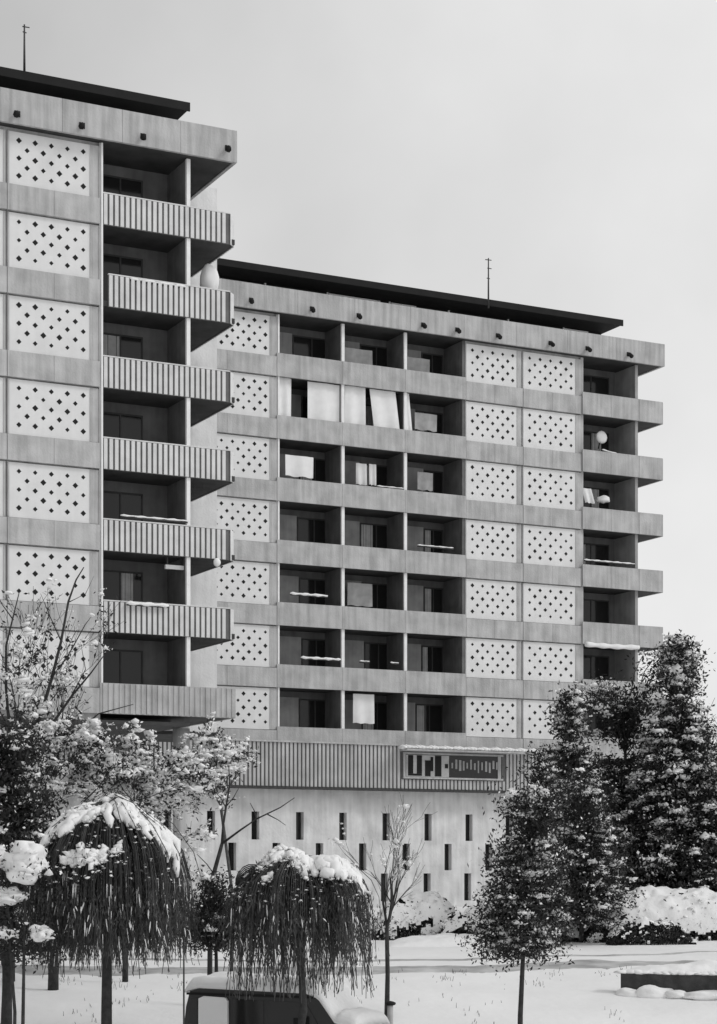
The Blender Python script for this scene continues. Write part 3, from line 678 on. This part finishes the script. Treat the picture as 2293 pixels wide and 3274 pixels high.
def bare_tree(name, label, px, Y, pyt, seed, trunk_r=.08, spread=.55, levels=5, snow=.4, split=3, group=None, twig_leaf=0, trunkfrac=.3, mat_='bark', lean=0, snow_size=1.0, minr=.008, x0=None):
    R_ = random.Random(seed); rng = np.random.default_rng(seed)
    x = (px-CX)/FPX*Y; zg = gz(x, Y)-.1; H = ZC+(HY-pyt)/FPX*Y-zg
    T, S, L, W = MB(), MB(), MB(), MB(); C = []
    def grow(p, d, ln, r, lv, TT):
        n = 4; pts = [p]; dd = d.copy()
        for i in range(n):
            dd = (dd+Vector((R_.uniform(-.16, .16), R_.uniform(-.16, .16), R_.uniform(-.04, .12)))).normalized()
            pts.append(pts[-1]+dd*ln/n)
        TT.tube([tuple(q_) for q_ in pts], [max(minr*.7, r*(1-.45*i/n)) for i in range(n+1)], 5 if lv < 2 else 3, 0, True, False)
        if lv >= 2:
            if R_.random() < snow:
                q_ = R_.uniform(.35, 1.15)**1.5*snow_size; c = pts[R_.randrange(1, n+1)]
                ax = math.atan2(dd.y, dd.x)
                for jj in range(R_.choice((1, 2, 3))): S.puff(tuple(c+dd*(.13*jj)+Vector((0, 0, .04))), .12*q_, rng, R_.randrange(999), 9)
            if twig_leaf:
                k = twig_leaf; i_ = rng.integers(0, n, k); u = rng.random(k)
                C.append(np.array([tuple(pts[a]*(1-b)+pts[a+1]*b) for a, b in zip(i_, u)])+rng.normal(scale=.09, size=(k, 3)))
        if lv >= levels: return
        m_ = split if lv < levels-1 else split+1
        for j in range(m_):
            i0 = R_.randrange(1, n+1) if j else n
            az = R_.random()*2*math.pi; e1 = perp(dd); e2 = dd.cross(e1)
            nd = (dd*(1-spread*R_.uniform(.35, .8))+(e1*math.cos(az)+e2*math.sin(az))*spread*R_.uniform(.7, 1.25)+Vector((0, 0, .12))).normalized()
            grow(pts[i0], nd, ln*R_.uniform(.6, .82), r*(1-.45*i0/n)*.62, lv+1, W)
    p = Vector((x, Y, zg)); tl = H*trunkfrac
    T.tube([tuple(p), tuple(p+Vector((.02, 0, tl*.5))), tuple(p+Vector((lean, 0, tl)))], [trunk_r*1.2, trunk_r, trunk_r*.9], 8)
    base = p+Vector((lean, 0, tl)); rem = (H-tl)/2.5
    for j in range(split):
        a = 2*math.pi*j/split+R_.random(); grow(base, Vector((math.cos(a)*spread*.7+lean*.3, math.sin(a)*spread*.7, 1)).normalized(), rem, trunk_r*.7, 1, W)
    if C: L.leaves(np.concatenate(C), .13, rng, 0, 2.6, .4)
    return place_tree(name, label, 'tree', x, Y, [('trunk', T, M[mat_]), ('branches', W, M[mat_]), ('crown', L, M['leaf']), ('snow', S, M['snow'])], group)

g2 = 'snow-flecked trees in front of the nearer block'
bare_tree('garden_tree', 'tall loose tree at far left whose long bare limbs cross the dotted screens', 30, 52, 1880, 31, .13, .5, 5, .22, 3, g2, 3, .3, 'bark', .1, 1.2)
bare_tree('garden_tree', 'bushy snow-dotted tree just right of the far left one', 170, 50, 2230, 32, .12, .75, 5, .6, 3, g2, 9, .42, 'bark', 0, 1.4)
bare_tree('garden_tree', 'spreading snow-dotted tree in front of the ribbed band, left', 400, 52, 2270, 33, .07, .85, 5, .7, 3, g2, 5, .5, 'bark', 0, 1.4)
bare_tree('garden_tree', 'thin snow-dotted tree reaching over the ribbed band, centre', 740, 54, 2290, 34, .045, .9, 5, .5, 3, g2, 3, .66, 'barkl', -.3, 1.2)
bare_tree('sapling', 'slender bare sapling right of centre with upswept twigs against the podium', 1237, 47, 2560, 35, .055, .38, 4, .1, 3, None, 0, .42, 'bark', .0, .9, .006)
# hand-shaped bare tree in front of the slots
T, S = MB(), MB(); Y = 48
def pt(px, py, dy=0): v = at(px*1.426, py*1.426, Y); return (v.x, v.y+dy, v.z)
T.tube([(pt(470, 2130)[0], Y, gz(pt(470, 2130)[0], Y)-.1), pt(472, 2000), pt(482, 1950), pt(498, 1892)], [.07, .06, .055, .045], 7)
W = MB()
W.tube([pt(498, 1892), pt(500, 1850, .1), pt(506, 1810, .1), pt(514, 1760, .2), pt(512, 1715, .2)], [.042, .03, .028, .02, .012], 5)
W.tube([pt(498, 1892), pt(540, 1862, -.2), pt(575, 1838, -.3), pt(630, 1812, -.4), pt(662, 1790, -.4)], [.035, .026, .022, .015, .009], 5)
for a, b in (((506, 1810), (535, 1765)), ((506, 1810), (478, 1770)), ((575, 1838), (560, 1800)), ((600, 1826), (640, 1850)), ((480, 1960), (440, 1915))):
    W.tube([pt(*a, 0), pt((a[0]+b[0])/2+3, (a[1]+b[1])/2, .1), pt(*b, .2)], [.016, .012, .007], 4)
xx = pt(470, 2130)[0]
place_tree('sapling', 'forked bare sapling in front of the left slot windows', 'tree', xx, Y, [('trunk', T, M['bark']), ('branches', W, M['bark'])])
# the two big limbs crossing the near block
Y = 51; T = MB(); W = MB(); S = MB()
x0 = pt(20, 2200)[0]
T.tube([(x0, Y, gz(x0, Y)-.1), pt(35, 1900), pt(60, 1700)], [.12, .1, .08], 8)
for path, r in (([(60, 1700), (90, 1600), (115, 1520), (138, 1440), (155, 1350), (170, 1300), (186, 1270)], .06), ([(60, 1700), (110, 1630), (160, 1560), (205, 1510), (235, 1470)], .05),
                ([(40, 1780), (20, 1650), (12, 1540), (15, 1450), (30, 1390), (42, 1330)], .055), ([(115, 1520), (150, 1470), (190, 1400), (205, 1385)], .025), ([(138, 1440), (110, 1380), (90, 1330)], .02),
                ([(90, 1600), (60, 1540), (48, 1480)], .025), ([(160, 1560), (190, 1500), (180, 1440)], .02), ([(60, 1700), (150, 1660), (220, 1600), (300, 1580)], .04), ([(30, 1390), (0, 1350), (-20, 1300)], .02), ([(155, 1350), (190, 1330), (210, 1290)], .015)):
    W.tube([pt(a, b, .15*math.sin(i*1.3)) for i, (a, b) in enumerate(path)], [r*(1-.75*i/(len(path)-1)) for i in range(len(path))], 5)
for i, (a, b, s_) in enumerate(((48, 1470, .2), (12, 1440, .14), (205, 1380, .1), (60, 1400, .14), (110, 1300, .08), (20, 1330, .1))): S.blob(pt(a, b), (s_, .12, s_*.6), 2, i, .35, .6)
place_tree('garden_tree', 'dark bare tree with two strong limbs rising across the lower dotted screens', 'tree', x0, Y, [('trunk', T, M['bark']), ('branches', W, M['bark']), ('snow', S, M['snow'])], g2)
# twin poles at the far left foreground carrying snow
for i, (px, lab) in enumerate(((43, 'left of two thin stems at the bottom left corner, snow clumps above'), (70, 'right of two thin stems at the bottom left corner, under big snow clump'))):
    Y = 38.5; x = (px-CX)/FPX*Y; z = gz(x, Y)-.1; T, S, L = MB(), MB(), MB(); rng = np.random.default_rng(i); R_ = random.Random(i+3)
    tz = at(px, 2870 if i else 2960, Y).z
    T.tube([(x, Y, z), (x+.03, Y, (z+tz)/2), (x+(.06 if i else -.1), Y, tz)], [.045, .035, .02], 7)
    items = [(95, 2765, 120, 150, -.2), (135, 2985, 70, 60, .2)] if i else [(15, 2870, 90, 60, .2), (15, 2985, 60, 40, .5), (-5, 2740, 60, 90, 0)]
    for (a, b, w_, h_, t_) in items:
        p = at(a, b, Y); c0 = np.array(tuple(p)); sc = w_/FPX*Y
        T.tube([(x, Y, tz-.3), tuple(p)], [.02, .01], 4)
        for q_ in range(14): S.puff((p.x+R_.gauss(0, .3)*sc, p.y+R_.gauss(0, .2)*sc, p.z+R_.gauss(0, .22)*h_/FPX*Y), sc*R_.uniform(.1, .22), rng, q_, 7)
        for q_ in range(4): S.blob((p.x+R_.uniform(-.2, .2)*sc, p.y+R_.uniform(-.1, .1), p.z+R_.uniform(-.18, .18)*h_/FPX*Y), (sc*.42, sc*.35, h_/FPX*Y*.3), 3, i*5+q_+int(a), .55, .8)
        L.leaves(c0+rng.normal(size=(420, 3))*np.array([sc*.6, sc*.5, sc*.6])-np.array([0, -.1, sc*.45]), .1, rng, 0, 2.6, .5)
    place_tree('young_tree', lab, 'tree', x, Y, [('trunk', T, M['bark']), ('crown', L, M['leaf']), ('snow', S, M['snow'])], 'thin stems at the bottom left')

# shrubs and hedges under snow
def shrub(name, label, cat, px0, px1, pyt, Y, seed, dep=1.0, open_=.35, leaf=1.0, rough=1.0, drift=False):
    R_ = random.Random(seed); rng = np.random.default_rng(seed)
    xa, xb = (px0-CX)/FPX*Y, (px1-CX)/FPX*Y; xc = (xa+xb)/2; zg = gz(xc, Y)-.06
    H = ZC+(HY-pyt)/FPX*Y-zg; hw = (xb-xa)/2
    def hf(u, v):
        X, Z = u*hw, v*dep
        e = max(0, 1-abs(u)**3)**.55*max(0, 1-abs(v)**2.4)**.5
        n = .30*mnoise.noise(Vector((X*.9, Z*.9, seed)))+.17*mnoise.noise(Vector((X*2.3, Z*2.3, seed+4)))+.09*mnoise.noise(Vector((X*5.5, Z*5.5, seed+9)))
        return max(0, H*e*(1+n*rough*min(1.2, 1/max(.4, H))))
    nu, nv = int(max(30, hw*2/.055)), int(max(34, dep*2/.05)); nu = min(nu, 190)
    U = [math.sin((2*i/nu-1)*math.pi/2) for i in range(nu+1)]; VV = [math.sin((2*j/nv-1)*math.pi/2) for j in range(nv+1)]
    Hs = [[hf(u, v) for u in U] for v in VV]
    V = [(xc+u*hw, Y+v*dep, gz(xc+u*hw, Y+v*dep)-.06+Hs[j][i]) for j, v in enumerate(VV) for i, u in enumerate(U)]
    F = []
    for j in range(nv):
        for i in range(nu):
            u, v = (U[i]+U[i+1])/2, (VV[j]+VV[j+1])/2; h = (Hs[j][i]+Hs[j+1][i+1])/2
            mk = mnoise.noise(Vector((u*hw*1.4, v*dep*1.2+h*1.6, seed+20)))+.6*mnoise.noise(Vector((u*hw*4.2, v*dep*4, seed+30+h*4.5)))+.45*mnoise.noise(Vector((u*hw*10, v*dep*10, seed+40+h*10)))
            low = max(0, 1-h/max(.2, H*.62))
            if not drift and mk*.75+.34-low*.75 < open_-.18: continue
            a_ = j*(nu+1)+i; F.append((a_, a_+1, a_+nu+2, a_+nu+1))
    S, L = MB(), MB(); S.add(V, F, 0, True)
    e = empty(name, (xc, Y, zg)) if not drift else None
    if drift:
        o = S.build(name, M['snow'], None, (xc, Y, zg)); o.location = (xc, Y, zg); tag(o, label, cat); return o
    n = int(9000*leaf*max(.3, hw*dep*.5))
    c = []
    for _ in range(n):
        u, v = math.sin(R_.uniform(-1.57, 1.57)), math.sin(R_.uniform(-1.57, 1.57))
        h = hf(u, v); c.append((xc+u*hw, Y+v*dep, gz(xc+u*hw, Y)-.05+h*(1-R_.random()**2*.9)-.09+(.1 if R_.random() < .04 else 0)))
    L.leaves(np.array(c), .13, rng, 0, 2.2, .1)
    for i in range(14):
        t = R_.uniform(-.7, .7); L.tube([(xc+t*hw*.6, Y, zg-.05), (xc+t*hw, Y+R_.uniform(-.3, .3), zg+H*.6)], [.02, .008], 4)
    for i in range(int(16*hw)):
        u, v = R_.uniform(-.95, .95), R_.uniform(-1, .2); S.puff((xc+u*hw, Y+v*dep, zg+hf(u, v)+.0), R_.uniform(.05, .13), rng, i, 6)
    tag(e, label, cat)
    L.build('foliage', M['leaf'], e, (xc, Y, zg)); o = S.build('snow', M['snow'], e, (xc, Y, zg)); o['kind'] = 'stuff'; return e
shrub('snowy_hedge', 'broad snow-buried hedge at right with dark hollows below', 'hedge', 1840, 2450, 2842, 67, 1, 2.2, -.12, .5, .8)
shrub('snowy_shrub', 'small snow-topped shrub under the left slot windows', 'shrub', 590, 790, 2868, 74, 2, 1.0, .3)
shrub('snowy_shrub', 'snow-covered shrub right of the centre weeping tree', 'shrub', 1190, 1480, 2862, 69, 3, 1.2, .0, 1, 1.2)
shrub('snowy_shrub', 'dark straggling shrub with snow patches beneath the podium slots at right', 'shrub', 1400, 1680, 2900, 67, 4, .9, .36, 1.2, 1.3)
shrub('snowy_shrub', 'low dark shrub at the foot of the slim-trunked young tree', 'shrub', 1560, 1880, 2930, 66, 5, .8, .35, 1.2, 1.3)
shrub('snowy_shrub', 'dark low bush in the hollow of the snowy hedge', 'shrub', 1940, 2220, 2948, 64, 6, .5, .62, 1.6, 1.2)
shrub('snowy_shrub', 'snow-capped shrub half hidden behind the left weeping dome', 'shrub', -80, 400, 2900, 66, 7, 1.0, .4)
for a_ in ((1230, 1640, 2990, 64.8, 'long low snow drift in front of the dark shrub', 11, 1.2), (560, 780, 3012, 65, 'flat snow drift beyond the path at left', 12, .8), (1990, 2500, 3078, 52.6, 'snow drift at the foot of the broad hedge', 13, .9)):
    shrub('snow_drift', a_[4], 'snow drift', a_[0], a_[1], a_[2], a_[3], a_[5], a_[6], 0, 0, .6, True)

# ------------------------------------------------------------------ low wall at right
Y = 49.5; e0 = at(1985, 3128, Y); zg = gz(e0.x, Y)
mb = MB(); z = e0.z-.28
v0 = Vector((e0.x, Y, z)); v1 = Vector((e0.x+4.6, Y-1.6, z+.0)); dr = (v1-v0).normalized(); nr = Vector((-dr.y, dr.x, 0))
def wallbox(mb, t0, t1, w0, w1, z0, z1, m=0):
    V = []
    for t in (t0, t1):
        for w_ in (w0, w1):
            for zz in (z0, z1): p = v0+dr*t+nr*w_; V.append((p.x, p.y, zz))
    mb.add(V, [(0, 1, 3, 2), (4, 6, 7, 5), (0, 4, 5, 1), (2, 3, 7, 6), (0, 2, 6, 4), (1, 5, 7, 3)], m)
wallbox(mb, 0, 4.8, 0, .45, zg-.5, e0.z+.12)
e = empty('garden_wall', (v0.x, v0.y, zg)); tag(e, 'low dark garden wall with thick snow on top, right foreground', 'wall')
mb.build('wall', M['stone'], e, (v0.x, v0.y, zg))
S = MB()
for i in range(26):
    p = v0+dr*(i*.19)+nr*.25; S.blob((p.x, p.y, e0.z+.13), (.22, .3, .07+.02*math.sin(i*1.1)), 2, i, .2, .4)
for t_, w_, h_ in ((.25, .35, .16), (.9, .5, .24), (1.5, .4, .15), (2.2, .6, .17), (3.3, .5, .1)):
    p = v0+dr*t_-nr*.12; S.blob((p.x, p.y, zg-.02), (w_, .25, h_), 3, int(t_*9), .2, .6)
S.build('snow', M['snow'], e, (v0.x, v0.y, zg))

# ------------------------------------------------------------------ pole, bollard
p = at(588, 3000, 39); x = p.x; zg = gz(x, 39)
mb = MB(); mb.tube([(x, 39, zg-.1), (x, 39, p.z)], [.022, .016], 7); mb.blob((x, 39, p.z), (.035, .035, .03), 2, 1, .1)
o = mb.build('thin_pole', M['metal'], None, (x, 39, zg)); o.location = (x, 39, zg); tag(o, 'thin dark pole at the rear end of the snowy van', 'pole')
Y = 45.6; p = at(1248, 3215, Y); zg = gz(p.x, Y); mb = MB()
mb.tube([(p.x, Y, zg-.1), (p.x, Y, p.z)], [.07, .07], 12, 0); 
e = empty('bollard', (p.x, Y, zg)); tag(e, 'short pale bollard with a black cap beside the van', 'bollard'); mb.build('post', M['clothgrey'], e, (p.x, Y, zg))
mb = MB(); mb.blob((p.x, Y, p.z+.03), (.13, .11, .07), 2, 4, .15); mb.build('cap', M['roofdark'], e, (p.x, Y, zg))

# ------------------------------------------------------------------ van under snow
zv = 1.53-1.93*.96; e = empty('parked_van', (-3.84, 42.6, zv), math.radians(-25)); e.scale = (.97, 1, .96); tag(e, 'dark parked van buried under thick roof snow at the bottom of the picture', 'van')
HT = 1.93; W_ = 1.7
prof = [(0.0, .35), (0.0, 1.0), (.06, 1.5), (.16, 1.86), (.4, HT), (3.1, HT-.05), (3.4, HT-.16), (3.8, 1.25), (4.3, 1.12), (4.45, .9), (4.45, .35)]
mb = MB(); mb.prism(prof, 0, W_); mb.build('body', M['paint'], e)
def pane(pts, name='window', m='glass', y=-.012):
    mb = MB(); mb.prism(pts, y, -.001); mb.build(name, M[m], e)
mb = MB()
for xs__ in (1.2, 2.1, 3.5): mb.box(xs__, xs__+.015, -.006, -.0005, .4, 1.08)
mb.build('door_seam', M['roofdark'], e)
mb = MB(); mb.box(1.95, 2.07, -.04, -.001, .98, 1.01); mb.build('handle', M['frame'], e)
pane([(.12, 1.12), (.2, 1.7), (.36, 1.72), (.36, 1.12)])
pane([(1.25, 1.12), (1.25, 1.72), (2.05, 1.7), (2.05, 1.12)]); pane([(2.15, 1.12), (2.15, 1.7), (3.1, 1.68), (3.45, 1.12)])
mb = MB(); mb.prism([(.42, 1.0), (.42, 1.7), (.55, 1.76), (1.1, 1.74), (1.16, 1.66), (1.16, .95)], -.07, -.001); o_ = mb.build('window', M['snow'], e); o_['label'] = 'rear side window plastered with snow'
mb = MB(); mb.box(.1, 3.3, -.05, -.001, 1.78, 1.83); mb.build('gutter', M['roofdark'], e)
for xw in (.85, 3.6):
    mb = MB(); mb.tube([(xw, -.06, .33), (xw, .14, .33)], .33, 20); wv = mb.build('wheel', M['tyre'], e)
    mb = MB(); mb.tube([(xw, -.075, .33), (xw, -.061, .33)], .19, 16); mb.build('rim', M['frame'], wv)
mb = MB(); mb.box(4.452, 4.55, .05, W_-.05, .4, .55); mb.build('bumper', M['frame'], e)
for yy in (.2, W_-.35):
    mb = MB(); mb.box(4.451, 4.48, yy, yy+.18, .68, .84); mb.build('headlight', M['lamp'], e)
mb = MB(); mb.tube([(3.0, -.18, 1.25), (3.0, -.02, 1.2)], .02, 5); mb.box(2.93, 3.05, -.28, -.17, 1.18, 1.36); mb.build('mirror', M['roofdark'], e)
# snow lying on roof, windscreen and bonnet as one heaped sheet
S = MB(); N1, N2 = 60, 22; V = []
def roofz(u):
    xs_ = [0, .16, .4, 3.1, 3.4, 3.8, 4.3, 4.42]; zs_ = [1.80, 1.88, HT, HT-.05, HT-.16, 1.25, 1.12, .98]
    return float(np.interp(u, xs_, zs_))
for i in range(N1):
    u = 0.03+4.36*i/(N1-1)
    for j in range(N2):
        v_ = W_*j/(N2-1); ed = min(1, min(u, 4.42-u)/.18+.05)*min(1, min(v_, W_-v_)/.16+.18)
        th = (.30+.10*mnoise.noise(Vector((u*1.6, v_*1.8, 1)))+.03*mnoise.noise(Vector((u*5, v_*5, 2))))*(ed**.5)
        if 3.35 < u < 3.8: th *= .55
        V.append((u, v_-.03, roofz(u)+th))
n1 = len(V); V += [(a, b, roofz(a)+.006) for a, b, c in V]
F = []
for i in range(N1-1):
    for j in range(N2-1):
        a = i*N2+j; F.append((a, a+N2, a+N2+1, a+1)); F.append((a+n1, a+n1+1, a+n1+N2+1, a+n1+N2))
for i in range(N1-1):
    for a, b in ((i*N2, (i+1)*N2), (i*N2+N2-1, (i+1)*N2+N2-1)): F.append((a, a+n1, b+n1, b))
for j in range(N2-1):
    for a in (j, (N1-1)*N2+j): F.append((a, a+1, a+1+n1, a+n1))
S.add(V, F, 0, True); S.build('snow', M['snow'], e)

# ------------------------------------------------------------------ far trees beyond the end of the block
bare_tree('background_tree', 'pale bare tree far behind at the right edge beyond the evergreens', 2300, 120, 2180, 61, .2, .7, 5, .1, 3, 'far trees at the right', 4, .25, 'barkl', 0, 1.5, .02)
bare_tree('background_tree', 'rounded bare tree beyond the block, right of the tallest evergreen', 2230, 135, 2290, 62, .2, .7, 5, .1, 3, 'far trees at the right', 4, .25, 'barkl', 0, 1.5, .02)

# ------------------------------------------------------------------ dry stalks poking through the snow
rng = np.random.default_rng(5); r = random.Random(5); mb = MB(); cc = []
for i in range(46):
    x, y = r.uniform(-8, 8.5), r.uniform(45.8, 54)
    for j in range(r.randint(2, 12)):
        a, b = x+r.gauss(0, .16), y+r.gauss(0, .3); h = r.uniform(.03, .13); z = gz(a, b)
        mb.tube([(a, b, z-.03), (a+r.uniform(-.04, .04), b, z+h)], [.008, .004], 3, 0, False, False)
tag(mb.build('dry_grass', M['leaf2']), 'sparse dark grass stalks poking through the lawn snow', 'grass', kind='stuff')
